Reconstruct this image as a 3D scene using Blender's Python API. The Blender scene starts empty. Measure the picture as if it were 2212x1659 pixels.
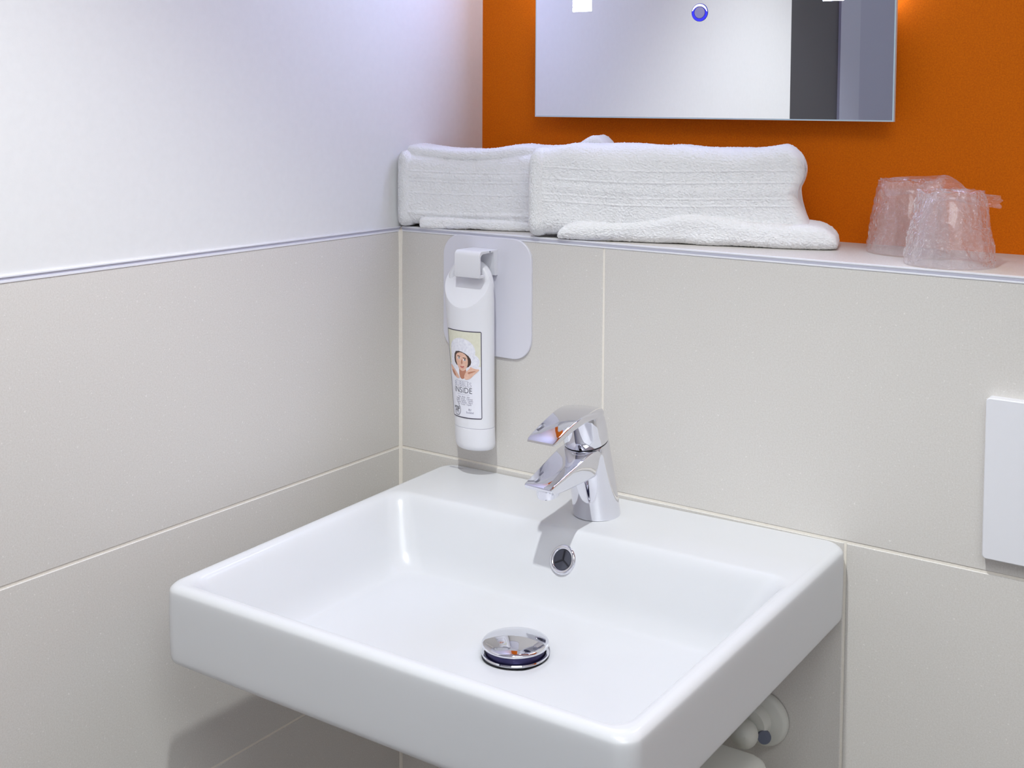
import bpy, bmesh, math, random
from mathutils import Vector, Matrix, noise

random.seed(7)
scn = bpy.context.scene
C = scn.collection
Z0 = 0.85                      # height of the basin deck above the floor; coordinates below are relative to it

# ------------------------------------------------------------------ camera
def make_camera():
    fw = Vector((-0.56003371, 0.82621332, -0.06110473))
    r = Vector((0.82754116, 0.56137355, 0.0059466))
    u = Vector((-0.03921574, 0.04723638, 0.99811365))
    cam = bpy.data.cameras.new('camera')
    o = bpy.data.objects.new('camera', cam)
    C.objects.link(o)
    m = Matrix(((r.x, u.x, -fw.x), (r.y, u.y, -fw.y), (r.z, u.z, -fw.z)))
    o.matrix_world = Matrix.Translation(Vector((0.99531, -1.16710, 0.44964 + Z0))) @ m.to_4x4()
    cam.sensor_fit = 'HORIZONTAL'
    cam.sensor_width = 36.0
    cam.lens = 2610.2449 / 2212 * 36.0
    cam.shift_x = (1106 - 1153.8) / 2212
    cam.shift_y = (378.85 - 829.5) / 2212
    cam.clip_start = 0.02
    scn.camera = o
make_camera()

# ------------------------------------------------------------------ world, exposure
w = bpy.data.worlds.new('world'); scn.world = w
w.use_nodes = True
w.node_tree.nodes['Background'].inputs[0].default_value = (0.8, 0.85, 1, 1)
w.node_tree.nodes['Background'].inputs[1].default_value = 0.02
scn.view_settings.view_transform = 'Standard'
scn.view_settings.look = 'None'
scn.view_settings.gamma = 1.0
scn.view_settings.use_curve_mapping = False
scn.view_settings.exposure = 0.15
scn.cycles.transparent_max_bounces = 40
scn.cycles.max_bounces = 14
scn.cycles.diffuse_bounces = 8

# light levels of the lamps and the added fill panel
SPOT_POWER = 62.0              # downlight over the basin
FILL_POWER = 13.5             # unseen square ceiling panel, added as fill light
STRIP_EMIT = 44.0               # frosted windows of the mirror
BACK_EMIT = 5.0                # side slots of the mirror

CEIL = 1.46
RX = 1.85                      # right wall
FY = -2.25                     # front wall
LEND = -0.983                  # left wall ends at the doorway
DL = 0.176                     # depth of the ledge
ZT, ZG, ZG2, ZG3 = 0.2908, 0.0075, -0.273, -0.553

# ------------------------------------------------------------------ helpers
def smooth(o, angle=None):
    for p in o.data.polygons: p.use_smooth = True
    if angle is not None:
        o.data.set_sharp_from_angle(angle=math.radians(angle))
    return o

def mesh_obj(name, verts, faces, mat=None, parent=None, base=None, sm=None):
    """verts in scene coordinates; a top-level object gets its origin at the base of its bounding box."""
    me = bpy.data.meshes.new(name)
    vs = [Vector(v) for v in verts]
    if parent is not None:
        off = Vector(parent['_o'])
    else:
        if base is None:
            xs = [v.x for v in vs]; ys = [v.y for v in vs]; zs = [v.z for v in vs]
            base = ((min(xs) + max(xs)) / 2, (min(ys) + max(ys)) / 2, min(zs))
        off = Vector(base)
    me.from_pydata([v - off for v in vs], [], faces)
    me.update()
    o = bpy.data.objects.new(name, me)
    C.objects.link(o)
    o['_o'] = tuple(off)
    if parent is not None: o.parent = parent
    else: o.location = off + Vector((0, 0, Z0))
    if mat is not None: me.materials.append(mat)
    if sm is not None: smooth(o, sm)
    return o

def sub(name, verts, faces, mat, parent, sm=None):
    return mesh_obj(name, verts, faces, mat, parent, None, sm)

def empty(name, base):
    o = bpy.data.objects.new(name, None)
    o.empty_display_size = 0.02
    C.objects.link(o)
    o['_o'] = tuple(base)
    o.location = Vector(base) + Vector((0, 0, Z0))
    return o

def tag(o, label, cat=None, group=None, kind=None):
    o['label'] = label
    if cat: o['category'] = cat
    if group: o['group'] = group
    if kind: o['kind'] = kind
    return o

def box(x0, x1, y0, y1, z0, z1):
    v = [(x0, y0, z0), (x1, y0, z0), (x1, y1, z0), (x0, y1, z0), (x0, y0, z1), (x1, y0, z1), (x1, y1, z1), (x0, y1, z1)]
    f = [(0, 3, 2, 1), (4, 5, 6, 7), (0, 1, 5, 4), (1, 2, 6, 5), (2, 3, 7, 6), (3, 0, 4, 7)]
    return v, f

def join(*parts):
    V, F = [], []
    for v, f in parts:
        n = len(V); V += list(v); F += [tuple(i + n for i in q) for q in f]
    return V, F

def bevel_box(x0, x1, y0, y1, z0, z1, r, seg=2):
    bm = bmesh.new()
    v, f = box(x0, x1, y0, y1, z0, z1)
    bv = [bm.verts.new(q) for q in v]
    for q in f: bm.faces.new([bv[i] for i in q])
    bmesh.ops.bevel(bm, geom=bm.edges[:], offset=r, segments=seg, profile=0.5, affect='EDGES')
    bm.verts.index_update()
    V = [tuple(q.co) for q in bm.verts]; F = [tuple(q.index for q in g.verts) for g in bm.faces]
    bm.free()
    return V, F

def loft(rings, cap0=True, cap1=True, closed=True):
    n = len(rings[0]); V = []; F = []
    for r in rings: V += [tuple(p) for p in r]
    for i in range(len(rings) - 1):
        a, b = i * n, (i + 1) * n
        for j in range(n if closed else n - 1):
            k = (j + 1) % n
            F.append((a + j, a + k, b + k, b + j))
    if cap0: F.append(tuple(reversed(range(n))))
    if cap1: F.append(tuple(range((len(rings) - 1) * n, len(rings) * n)))
    return V, F

def rrect(x0, x1, y0, y1, r, n=8):
    """counter-clockwise rounded rectangle outline, 4*(n+1) points"""
    r = min(r, (x1 - x0) / 2 - 1e-6, (y1 - y0) / 2 - 1e-6)
    P = []
    for cx, cy, a0 in ((x1 - r, y1 - r, 0), (x0 + r, y1 - r, 90), (x0 + r, y0 + r, 180), (x1 - r, y0 + r, 270)):
        for i in range(n + 1):
            a = math.radians(a0 + 90 * i / n)
            P.append((cx + r * math.cos(a), cy + r * math.sin(a)))
    return P

def rrect_even(x0, x1, y0, y1, r, n=8, m=8):
    P = rrect(x0, x1, y0, y1, r, n); Q = []
    for c in range(4):
        Q += P[c * (n + 1):(c + 1) * (n + 1)]
        a, b = P[c * (n + 1) + n], P[((c + 1) * (n + 1)) % len(P)]
        Q += [(a[0] + (b[0] - a[0]) * k / m, a[1] + (b[1] - a[1]) * k / m) for k in range(1, m)]
    return Q

def circ(cx, cy, r, n=48, a0=0.0):
    return [(cx + r * math.cos(a0 + 2 * math.pi * i / n), cy + r * math.sin(a0 + 2 * math.pi * i / n)) for i in range(n)]

def lathe(prof, n=48, cap0=False, cap1=False):
    """prof: (radius, z) list, about the local z axis"""
    return loft([[(r * math.cos(2 * math.pi * j / n), r * math.sin(2 * math.pi * j / n), z) for j in range(n)] for r, z in prof], cap0, cap1)

def xf(vf, M):
    v, f = vf
    return [tuple(M @ Vector(p)) for p in v], f

def tube(path, rad, n=12):
    """round bar along a list of points"""
    rings = []
    P = [Vector(p) for p in path]
    for i, p in enumerate(P):
        t = (P[min(i + 1, len(P) - 1)] - P[max(i - 1, 0)]).normalized()
        a = Vector((0, 1, 0)) if abs(t.y) < 0.9 else Vector((1, 0, 0))
        s = t.cross(a).normalized(); b = s.cross(t)
        q = rad[i] if isinstance(rad, (list, tuple)) else rad
        ra, rb = q if isinstance(q, tuple) else (q, q)
        rings.append([tuple(p + s * ra * math.cos(2 * math.pi * j / n) + b * rb * math.sin(2 * math.pi * j / n)) for j in range(n)])
    return loft(rings)

# ------------------------------------------------------------------ materials
def srgb(r, g, b):
    f = lambda c: c / 12.92 if c <= 0.04045 else ((c + 0.055) / 1.055) ** 2.4
    return (f(r / 255), f(g / 255), f(b / 255), 1)

def mat(name, col, rough=0.5, metal=0.0, spec=0.5, coat=0.0, emit=None, estr=0.0, sss=0.0):
    m = bpy.data.materials.new(name); m.use_nodes = True
    b = m.node_tree.nodes['Principled BSDF']
    b.inputs['Base Color'].default_value = col
    b.inputs['Roughness'].default_value = rough
    b.inputs['Metallic'].default_value = metal
    b.inputs['Specular IOR Level'].default_value = spec
    b.inputs['Coat Weight'].default_value = coat
    b.inputs['Coat Roughness'].default_value = 0.04
    if emit:
        b.inputs['Emission Color'].default_value = emit
        b.inputs['Emission Strength'].default_value = estr
    return m

def N(m, t, **k):
    n = m.node_tree.nodes.new(t)
    for a, v in k.items(): setattr(n, a, v)
    return n

def ramp(n, stops):
    cr = n.color_ramp
    while len(cr.elements) > 1: cr.elements.remove(cr.elements[-1])
    cr.elements[0].position, cr.elements[0].color = stops[0]
    for p, c in stops[1:]:
        e = cr.elements.new(p); e.color = c

def noisy(name, stops, scale, rough, bump=0.0, bscale=400, specks=None, detail=6, spec=0.4):
    """colour mottled by noise, fine bump, optional light specks"""
    m = mat(name, stops[0][1], rough, spec=spec)
    L = m.node_tree.links; b = m.node_tree.nodes['Principled BSDF']
    g = N(m, 'ShaderNodeNewGeometry')
    no = N(m, 'ShaderNodeTexNoise'); no.inputs['Scale'].default_value = scale; no.inputs['Detail'].default_value = detail
    no.inputs['Roughness'].default_value = 0.62
    L.new(g.outputs['Position'], no.inputs['Vector'])
    r = N(m, 'ShaderNodeValToRGB'); ramp(r, stops); L.new(no.outputs['Fac'], r.inputs['Fac'])
    out = r.outputs['Color']
    if specks:
        scl, lo, hi, col = specks
        n2 = N(m, 'ShaderNodeTexNoise'); n2.inputs['Scale'].default_value = scl; n2.inputs['Detail'].default_value = 1
        L.new(g.outputs['Position'], n2.inputs['Vector'])
        r2 = N(m, 'ShaderNodeValToRGB'); ramp(r2, [(lo, (0, 0, 0, 1)), (hi, (1, 1, 1, 1))]); L.new(n2.outputs['Fac'], r2.inputs['Fac'])
        mx = N(m, 'ShaderNodeMix', data_type='RGBA'); mx.inputs['B'].default_value = col
        L.new(r2.outputs['Color'], mx.inputs['Factor']); L.new(out, mx.inputs['A']); out = mx.outputs['Result']
    L.new(out, b.inputs['Base Color'])
    if bump:
        n3 = N(m, 'ShaderNodeTexNoise'); n3.inputs['Scale'].default_value = bscale; n3.inputs['Detail'].default_value = 3
        L.new(g.outputs['Position'], n3.inputs['Vector'])
        bp = N(m, 'ShaderNodeBump'); bp.inputs['Strength'].default_value = bump; bp.inputs['Distance'].default_value = 0.0006
        L.new(n3.outputs['Fac'], bp.inputs['Height']); L.new(bp.outputs['Normal'], b.inputs['Normal'])
    return m

M_TILE = noisy('tile_stone', [(0.25, srgb(202, 197, 191)), (0.5, srgb(211, 207, 202)), (0.75, srgb(219, 216, 212))], 650, 0.5, 0.10, 900,
               (330, 0.70, 0.76, srgb(228, 224, 220)), 8)
M_GROUT = noisy('grout', [(0.3, srgb(232, 225, 214)), (0.7, srgb(238, 232, 222))], 300, 0.8, 0.2)
M_PLASTER = noisy('white_plaster', [(0.3, srgb(222, 222, 222)), (0.7, srgb(225, 225, 225))], 120, 0.75, 0.06, 1200)
M_ORANGE = noisy('orange_paint', [(0.3, srgb(206, 98, 0)), (0.7, srgb(230, 119, 0))], 620, 0.7, 0.3, 1100, spec=0.15)
M_CEIL = mat('ceiling_white', srgb(235, 235, 235), 0.8)
M_FLOOR = noisy('floor_tile', [(0.3, srgb(146, 141, 136)), (0.7, srgb(158, 153, 148))], 40, 0.4)
M_TRIM = mat('trim_plastic', srgb(226, 226, 232), 0.35)
M_TRIMD = mat('trim_groove', srgb(186, 186, 200), 0.4)
M_CERAMIC = mat('white_ceramic', srgb(211, 212, 215), 0.24, spec=0.4, coat=0.06)
M_CHROME = mat('chrome', (0.78, 0.78, 0.83, 1), 0.035, 1.0)
M_CHROMED = mat('dark_chrome', (0.10, 0.10, 0.16, 1), 0.25, 0.9)
M_BLACKGAP = mat('black_rubber', srgb(28, 27, 36), 0.5)
M_PLATE = mat('plate_plastic', srgb(220, 219, 228), 0.4)
M_TUBE = mat('tube_plastic', srgb(228, 228, 233), 0.3)
M_WHITEPL = mat('white_plastic', srgb(226, 226, 231), 0.3)
M_GREYPL = mat('grey_plastic', srgb(96, 102, 120), 0.5)
M_PALE = mat('pale_plastic', srgb(215, 215, 208), 0.45)
M_MIRROR = mat('mirror_silver', (0.86, 0.87, 0.9, 1), 0.0, 1.0)
M_GLASSEDGE = mat('glass_edge', srgb(205, 228, 238), 0.1)
M_BODY = mat('mirror_body', srgb(70, 70, 76), 0.5)
M_FROST = mat('frosted_led', (1, 1, 1, 1), 0.5, emit=(0.50, 0.58, 1.0, 1), estr=STRIP_EMIT)
M_SLOT = mat('led_slot', (1, 1, 1, 1), 0.5, emit=(0.85, 0.85, 1.0, 1), estr=BACK_EMIT)
M_BLUE = mat('blue_led', srgb(30, 30, 220), 0.4, emit=(0.03, 0.03, 0.85, 1), estr=1.0)
M_CRESC = mat('white_led', (1, 1, 1, 1), 0.4, emit=(0.92, 0.95, 1, 1), estr=1.3)
M_BTN = mat('button_face', srgb(178, 175, 222), 0.4)
M_BTNRIM = mat('button_rim', srgb(20, 10, 120), 0.4)
M_UNLIT = mat('unlit_dark', srgb(62, 60, 64), 0.5)  # shade of the unlit opening put into the colour
M_GREYDOOR = mat('blue_grey_door', srgb(140, 142, 162), 0.45)
M_LENS = mat('lamp_lens', (1, 1, 1, 1), 0.5, emit=(1, 0.98, 0.95, 1), estr=12)
M_INK = mat('dark_ink', srgb(62, 56, 74), 0.5)
M_INKL = mat('light_ink', srgb(176, 174, 190), 0.5)
M_INKG = mat('grey_ink', srgb(140, 136, 154), 0.5)
M_CREAM = noisy('cream_print', [(0.3, srgb(218, 216, 196)), (0.7, srgb(226, 224, 206))], 300, 0.4)
M_LABELW = mat('label_white', srgb(232, 232, 240), 0.4)
M_SKIN = noisy('skin_print', [(0.3, srgb(218, 172, 150)), (0.7, srgb(232, 194, 174))], 350, 0.4)
M_SKIND = mat('skin_print_dark', srgb(186, 128, 104), 0.4)
M_HAIR = mat('hair_print', srgb(74, 56, 50), 0.4)
M_LIP = mat('lip_print', srgb(192, 104, 98), 0.4)
M_FOAM = noisy('foam_print', [(0.3, srgb(214, 214, 226)), (0.7, srgb(240, 240, 246))], 420, 0.4)

def towel_mat():
    m = mat('terry_cotton', srgb(250, 250, 251), 0.95, spec=0.1)
    L = m.node_tree.links; b = m.node_tree.nodes['Principled BSDF']
    b.inputs['Sheen Weight'].default_value = 0.3
    g = N(m, 'ShaderNodeNewGeometry')
    mp = N(m, 'ShaderNodeMapping'); mp.inputs['Scale'].default_value = (0.55, 0.55, 1.3)
    L.new(g.outputs['Position'], mp.inputs['Vector'])
    n3 = N(m, 'ShaderNodeTexNoise'); n3.inputs['Scale'].default_value = 1300; n3.inputs['Detail'].default_value = 3
    L.new(mp.outputs['Vector'], n3.inputs['Vector'])
    bp = N(m, 'ShaderNodeBump'); bp.inputs['Strength'].default_value = 0.35; bp.inputs['Distance'].default_value = 0.001
    L.new(n3.outputs['Fac'], bp.inputs['Height']); L.new(bp.outputs['Normal'], b.inputs['Normal'])
    return m
M_TOWEL = towel_mat()

def film_mat(name, haze, gloss, col, bump=0.0):
    m = bpy.data.materials.new(name); m.use_nodes = True
    nt = m.node_tree; nt.nodes.clear(); L = nt.links
    out = N(m, 'ShaderNodeOutputMaterial')
    tr = N(m, 'ShaderNodeBsdfTransparent'); tr.inputs[0].default_value = (0.995, 0.995, 1.0, 1)
    tl = N(m, 'ShaderNodeBsdfDiffuse'); tl.inputs[0].default_value = col
    t2 = N(m, 'ShaderNodeBsdfTranslucent'); t2.inputs[0].default_value = col
    gl = N(m, 'ShaderNodeBsdfGlossy'); gl.inputs['Roughness'].default_value = 0.04; gl.inputs[0].default_value = (1, 1, 1, 1)
    a = N(m, 'ShaderNodeMixShader'); a.inputs[0].default_value = 0.5; L.new(tl.outputs[0], a.inputs[1]); L.new(t2.outputs[0], a.inputs[2])
    b = N(m, 'ShaderNodeMixShader'); b.inputs[0].default_value = haze; L.new(tr.outputs[0], b.inputs[1]); L.new(a.outputs[0], b.inputs[2])
    fr = N(m, 'ShaderNodeLayerWeight')
    pw = N(m, 'ShaderNodeMath', operation='POWER'); pw.inputs[1].default_value = 3.5
    ml = N(m, 'ShaderNodeMath', operation='MULTIPLY_ADD'); ml.inputs[1].default_value = 0.55 * gloss; ml.inputs[2].default_value = 0.05 * gloss; ml.use_clamp = True
    L.new(fr.outputs['Facing'], pw.inputs[0]); L.new(pw.outputs[0], ml.inputs[0])
    c = N(m, 'ShaderNodeMixShader'); L.new(ml.outputs[0], c.inputs[0]); L.new(b.outputs[0], c.inputs[1]); L.new(gl.outputs[0], c.inputs[2])
    if bump:
        g = N(m, 'ShaderNodeNewGeometry')
        n3 = N(m, 'ShaderNodeTexNoise'); n3.inputs['Scale'].default_value = 190; n3.inputs['Detail'].default_value = 4; n3.inputs['Distortion'].default_value = 1.5
        L.new(g.outputs['Position'], n3.inputs['Vector'])
        bp = N(m, 'ShaderNodeBump'); bp.inputs['Strength'].default_value = bump; bp.inputs['Distance'].default_value = 0.003
        L.new(n3.outputs['Fac'], bp.inputs['Height']); L.new(bp.outputs['Normal'], gl.inputs['Normal']); L.new(bp.outputs['Normal'], fr.inputs['Normal'])
    L.new(c.outputs[0], out.inputs[0])
    return m
M_FILM = film_mat('clear_film', 0.12, 1.9, (0.95, 0.93, 0.96, 1), 0.9)
M_CUP = film_mat('clear_tumbler', 0.05, 0.9, (0.9, 0.9, 0.93, 1))

# ------------------------------------------------------------------ room shell
FZ = -Z0
def struct(name, vf, m, label):
    o = mesh_obj(name, vf[0], vf[1], m)
    return tag(o, label, kind='structure')

floor = struct('floor', box(-1.2, RX + 0.1, FY - 0.1, DL + 0.1, FZ - 0.05, FZ), M_FLOOR, 'grey brown tiled bathroom floor')
ceiling = struct('ceiling', box(-1.2, RX + 0.1, FY - 0.1, DL + 0.1, CEIL, CEIL + 0.05), M_CEIL, 'plain white ceiling of the bathroom')
wall_back = struct('wall_back', box(-0.10, RX + 0.1, DL, DL + 0.1, ZT - 0.02, CEIL), M_ORANGE, 'orange painted upper wall behind the mirror')
wall_right = struct('wall_right', box(RX, RX + 0.1, FY, DL, FZ, CEIL), M_PLASTER, 'white wall at the right of the basin, out of frame')
wall_front = struct('wall_front', box(-1.1, RX, FY - 0.1, FY, FZ, CEIL), M_PLASTER, 'white wall opposite the mirror')
G = 0.0013                      # half a joint
TD = 0.0007                     # depth of the joints
wall_left = struct('wall_left', box(-0.10, -0.002, LEND, DL, ZT - 0.004, CEIL), M_PLASTER, 'white plastered wall left of the basin with tiled lower half')
sub('grout_bed', *box(-0.10, -TD, LEND, 0.02, FZ, ZT - 0.003), M_GROUT, wall_left)
wall_lower = struct('wall_lower_back', box(-0.05, RX, TD, DL + 0.02, FZ, ZT - TD), M_GROUT, 'tiled half wall behind the basin that carries the ledge')

def tile_x(parent, y0, y1, z0, z1):       # tile on the left wall, face at x = 0
    c = 0.0007
    V, F = loft([[(-0.008, y, z) for y, z in ((y0, z0), (y1, z0), (y1, z1), (y0, z1))],
                 [(-c, y, z) for y, z in ((y0, z0), (y1, z0), (y1, z1), (y0, z1))],
                 [(0, y, z) for y, z in ((y0 + c, z0 + c), (y1 - c, z0 + c), (y1 - c, z1 - c), (y0 + c, z1 - c))]], False)
    sub('tile', V, F, M_TILE, parent)
def tile_y(parent, x0, x1, z0, z1):       # tile on the back wall, face at y = 0
    c = 0.0007
    q = lambda d: ((x0 + d, z0 + d), (x1 - d, z0 + d), (x1 - d, z1 - d), (x0 + d, z1 - d))
    V, F = loft([[(x, 0.008, z) for x, z in q(0)], [(x, c, z) for x, z in q(0)], [(x, 0, z) for x, z in q(c)]], False)
    sub('tile', V, F, M_TILE, parent)
def tile_z(parent, x0, x1, y0, y1):       # tile on the ledge, face at z = ZT
    c = 0.0007
    q = lambda d: ((x0 + d, y0 + d), (x1 - d, y0 + d), (x1 - d, y1 - d), (x0 + d, y1 - d))
    V, F = loft([[(x, y, ZT - 0.008) for x, y in q(0)], [(x, y, ZT - c) for x, y in q(0)], [(x, y, ZT) for x, y in q(c)]], False)
    sub('tile', V, F, M_TILE, parent)

CJ = 0.0026
rows = [(ZG, ZT - 0.006), (ZG2, ZG), (ZG3, ZG2), (FZ, ZG3)]
for k, (z0, z1) in enumerate(rows):
    cuts = [0.0, 0.30, 0.885, 1.47, RX] if k % 2 == 0 else [0.0, 0.5865, 1.172, RX]
    zt = z1 - (0 if k == 0 else G)
    for i in range(len(cuts) - 1):
        tile_y(wall_lower, cuts[i] + (CJ if i == 0 else G), cuts[i + 1] - G, z0 + G, zt)
    cl = [-CJ, -0.60, LEND]
    for i in range(2):
        tile_x(wall_left, cl[i + 1] + (G if i == 0 else 0), cl[i] - (G if i else 0), z0 + G, zt)
for a, b in ((0.0, 0.30), (0.30, 0.885), (0.885, 1.47), (1.47, RX)):
    tile_z(wall_lower, a + (CJ if a == 0 else G), b - G, 0.0075, DL - 0.002)
# silicone joint in the corner
jr = []
for i in range(40):
    z = FZ + (ZT - 0.004 - FZ) * i / 39
    wdt = 0.0030 + 0.0022 * max(0, 1 - (ZT - z) / 0.06) + 0.0003 * noise.noise(Vector((0, 0, z * 60)))
    jr.append([(-0.001, 0.002, z), (-0.001, -wdt, z), (wdt * 0.45, -wdt * 0.45, z), (wdt, 0.002, z)])
sub('corner_joint', *loft(jr), M_GROUT, wall_lower)

# edging profiles along the tile tops
def trim_left():
    o = struct('trim_1', box(-0.004, 0.0006, LEND, 0.0, ZT - 0.0062, ZT - 0.0042), M_TRIM, 'slim white edging strip on top of the left wall tiles')
    sub('groove', *box(-0.004, -0.0006, LEND, 0.0, ZT - 0.0042, ZT - 0.0014), M_TRIMD, o)
    sub('top_lip', *box(-0.004, 0.0004, LEND, 0.0, ZT - 0.0014, ZT), M_TRIM, o)
trim_left()
def trim_ledge():
    o = struct('trim_2', bevel_box(0.002, RX, -0.0006, 0.0024, ZT - 0.0062, ZT - 0.0044, 0.0004, 1), M_TRIM, 'double white edging strip along the front of the ledge')
    sub('groove', *box(0.002, RX, 0.0004, 0.004, ZT - 0.0044, ZT - 0.0005), M_TRIMD, o)
    sub('top_lip', *bevel_box(0.002, RX, 0.0000, 0.0035, ZT - 0.0016, ZT + 0.0003, 0.0004, 1), M_TRIM, o)
    sub('inner_strip', *box(0.002, RX, 0.0035, 0.0072, ZT - 0.003, ZT - 0.0002), M_TRIMD, o)
trim_ledge()

# doorway seen in the mirror: unlit opening painted as a dark sheet, then a grey door with frame
dark_opening = struct('dark_opening', box(-0.08, -0.006, -1.277, LEND, FZ, CEIL), M_UNLIT, 'dark sheet coloured as the unlit opening beside the end of the left wall')
door_2 = struct('door_2', box(-0.08, -0.01, FY, -1.287, FZ, CEIL), M_GREYDOOR, 'blue grey door beyond the dark sheet')
sub('door_frame', *box(-0.01, 0.0, -1.41, -1.277, FZ, CEIL), mat('door_frame_grey', srgb(150, 152, 170), 0.4), door_2)

# ------------------------------------------------------------------ ceiling downlight and added fill panel
def downlight(x, y, label, power, angle, blend, rad):
    o = empty('ceiling_downlight', (x, y, CEIL - 0.012))
    tag(o, label, 'lamp')
    sub('ring', *xf(lathe([(0.036, 0.012), (0.044, 0.012), (0.044, 0.003), (0.040, 0.0), (0.036, 0.002), (0.036, 0.012)], 32), Matrix.Translation((x, y, CEIL - 0.012))), M_CHROME, o, 40)
    sub('lens', *xf(lathe([(0.036, 0.006)], 32, True, False), Matrix.Translation((x, y, CEIL - 0.010))), M_LENS, o)
    l = bpy.data.lights.new('downlight_beam', 'SPOT'); l.energy = power; l.spot_size = math.radians(angle); l.spot_blend = blend
    l.shadow_soft_size = rad; l.color = (0.945, 0.985, 0.985)
    lo = bpy.data.objects.new('downlight_beam', l); C.objects.link(lo); lo.parent = o; lo.location = (0, 0, -0.008)
downlight(0.58, -0.80, 'chrome ringed downlight in the ceiling over the washbasin', SPOT_POWER, 85, 0.55, 0.018)

def panel(x, y, s, power):  # unseen fixture, added to fill the room with soft light
    o = empty('added_fill_panel', (x, y, CEIL - 0.02))
    tag(o, 'added square white fill light panel on the ceiling, out of view', 'lamp')
    sub('frame', *join(box(x - s - .01, x + s + .01, y - s - .01, y - s, CEIL - 0.02, CEIL), box(x - s - .01, x + s + .01, y + s, y + s + .01, CEIL - 0.02, CEIL),
                       box(x - s - .01, x - s, y - s, y + s, CEIL - 0.02, CEIL), box(x + s, x + s + .01, y - s, y + s, CEIL - 0.02, CEIL)), M_TRIM, o)
    sub('diffuser', *box(x - s, x + s, y - s, y + s, CEIL - 0.008, CEIL), M_CEIL, o)
    l = bpy.data.lights.new('added_fill_light', 'AREA'); l.shape = 'SQUARE'; l.size = 2 * s; l.energy = power; l.color = (0.905, 0.975, 0.985)
    lo = bpy.data.objects.new('added_fill_light', l); C.objects.link(lo); lo.parent = o; lo.location = (0, 0, 0.006)
panel(1.34, -1.36, 0.42, FILL_POWER)

# ------------------------------------------------------------------ washbasin
BL, BR, FL, FR = (Vector(q) for q in ((0.0733, 0.0, 0.0), (0.5908, 0.0, 0.0064), (0.0679, -0.4315, -0.0131), (0.5876, -0.4380, -0.0054)))
BW, BD = 0.519, 0.435
def deck(x, y, z):
    """basin coordinates (x right, y towards the room, z up) -> scene"""
    s, t = x / BW, y / BD
    p = BL * (1 - s) * (1 - t) + BR * s * (1 - t) + FL * (1 - s) * t + FR * s * t
    return (p.x, p.y, p.z + z)
def to_deck(p):
    s, t = 0.5, 0.5
    for _ in range(30):
        q = deck(s * BW, t * BD, 0)
        s += (p[0] - q[0]) / BW; t += -(p[1] - q[1]) / BD
    return s * BW, t * BD
DRAIN = (0.3425, -0.2315)         # scene position of the waste
def basin():
    root = empty('washbasin', deck(BW / 2, BD / 2, -0.11))
    tag(root, 'white rectangular ceramic washbasin mounted on the tiled wall', 'washbasin')
    H = 0.080
    n = 10
    R = []
    def ring(x0, x1, y0, y1, r, z): R.append([deck(x, y, z) for x, y in rrect_even(x0, x1, y0, y1, r, n, 12)])
    def out(i, z, r=0.018): ring(i, BW - i, i * 0.3, BD - i, r, z)
    out(0.05, -H - 0.034); out(0.03, -H - 0.010)
    out(0.010, -H + 0.0015); out(0.004, -H + 0.0035); out(0.0012, -H + 0.007); out(0.0004, -H + 0.012)
    out(0.0, -0.022)
    f = 0.0085
    for i in range(1, 7):
        a = math.radians(15 * i)
        out(f * (1 - math.cos(a)), -f + f * math.sin(a) if i < 6 else 0.0, 0.018)
    # rim: (left, right, back, front) insets of the bowl opening
    def bowl(l, r, b, fr, rad, z): ring(l, BW - r, b, BD - fr, rad, z)
    bowl(0.0100, 0.0100, 0.060, 0.0100, 0.016, 0.0)
    bowl(0.0115, 0.0115, 0.104, 0.0115, 0.020, -0.0002)
    top = (0.0130, 0.0130, 0.108, 0.0130)
    bot = (0.062, 0.060, 0.149, 0.050)
    zf = -0.074
    # inner fillet, wall, lower fillet
    prof = [(0.00, -0.0004), (0.05, -0.0011), (0.10, -0.0027), (0.16, -0.0060), (0.23, -0.0115), (0.32, -0.0200), (0.42, -0.0300), (0.55, -0.0435), (0.66, -0.0560), (0.78, -0.0645), (0.87, -0.0695), (0.94, -0.0722), (1.0, -0.0733), (1.10, -0.0738)]
    for k, z in prof:
        bowl(*[a + (b - a) * k for a, b in zip(top, bot)], 0.020 + 0.012 * k, z)
    # floor runs to the circular waste hole
    dx, dy = to_deck(DRAIN)
    last = rrect_even(bot[0] + .0045, BW - bot[1] - .0045, bot[2] + .003, BD - bot[3] - .003, 0.033, n, 12)
    m = len(last)
    def around(k, z):
        P = []
        for (x, y) in last:
            a = math.atan2(y - dy, x - dx)
            cx, cy = dx + 0.0305 * math.cos(a), dy + 0.0305 * math.sin(a)
            P.append(deck(x + (cx - x) * k, y + (cy - y) * k, z))
        R.append(P)
    for k in (0.2, 0.4, 0.6, 0.8, 0.93): around(k, -0.0739 - 0.006 * k)
    around(1.0, -0.0815); around(1.0, -0.092)
    b = sub('bowl', *loft(R, True, True), M_CERAMIC, root, 60)
    md = b.modifiers.new('sub', 'SUBSURF'); md.levels = 1; md.render_levels = 2
    # maker's lettering on the deck
    letters('lettering', 'KERAMAG', 0.0044, root, lambda u, v: deck(0.0155 + u, 0.0125 - v, 0.0003), M_INKG, 'LEFT')
    return root

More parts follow.
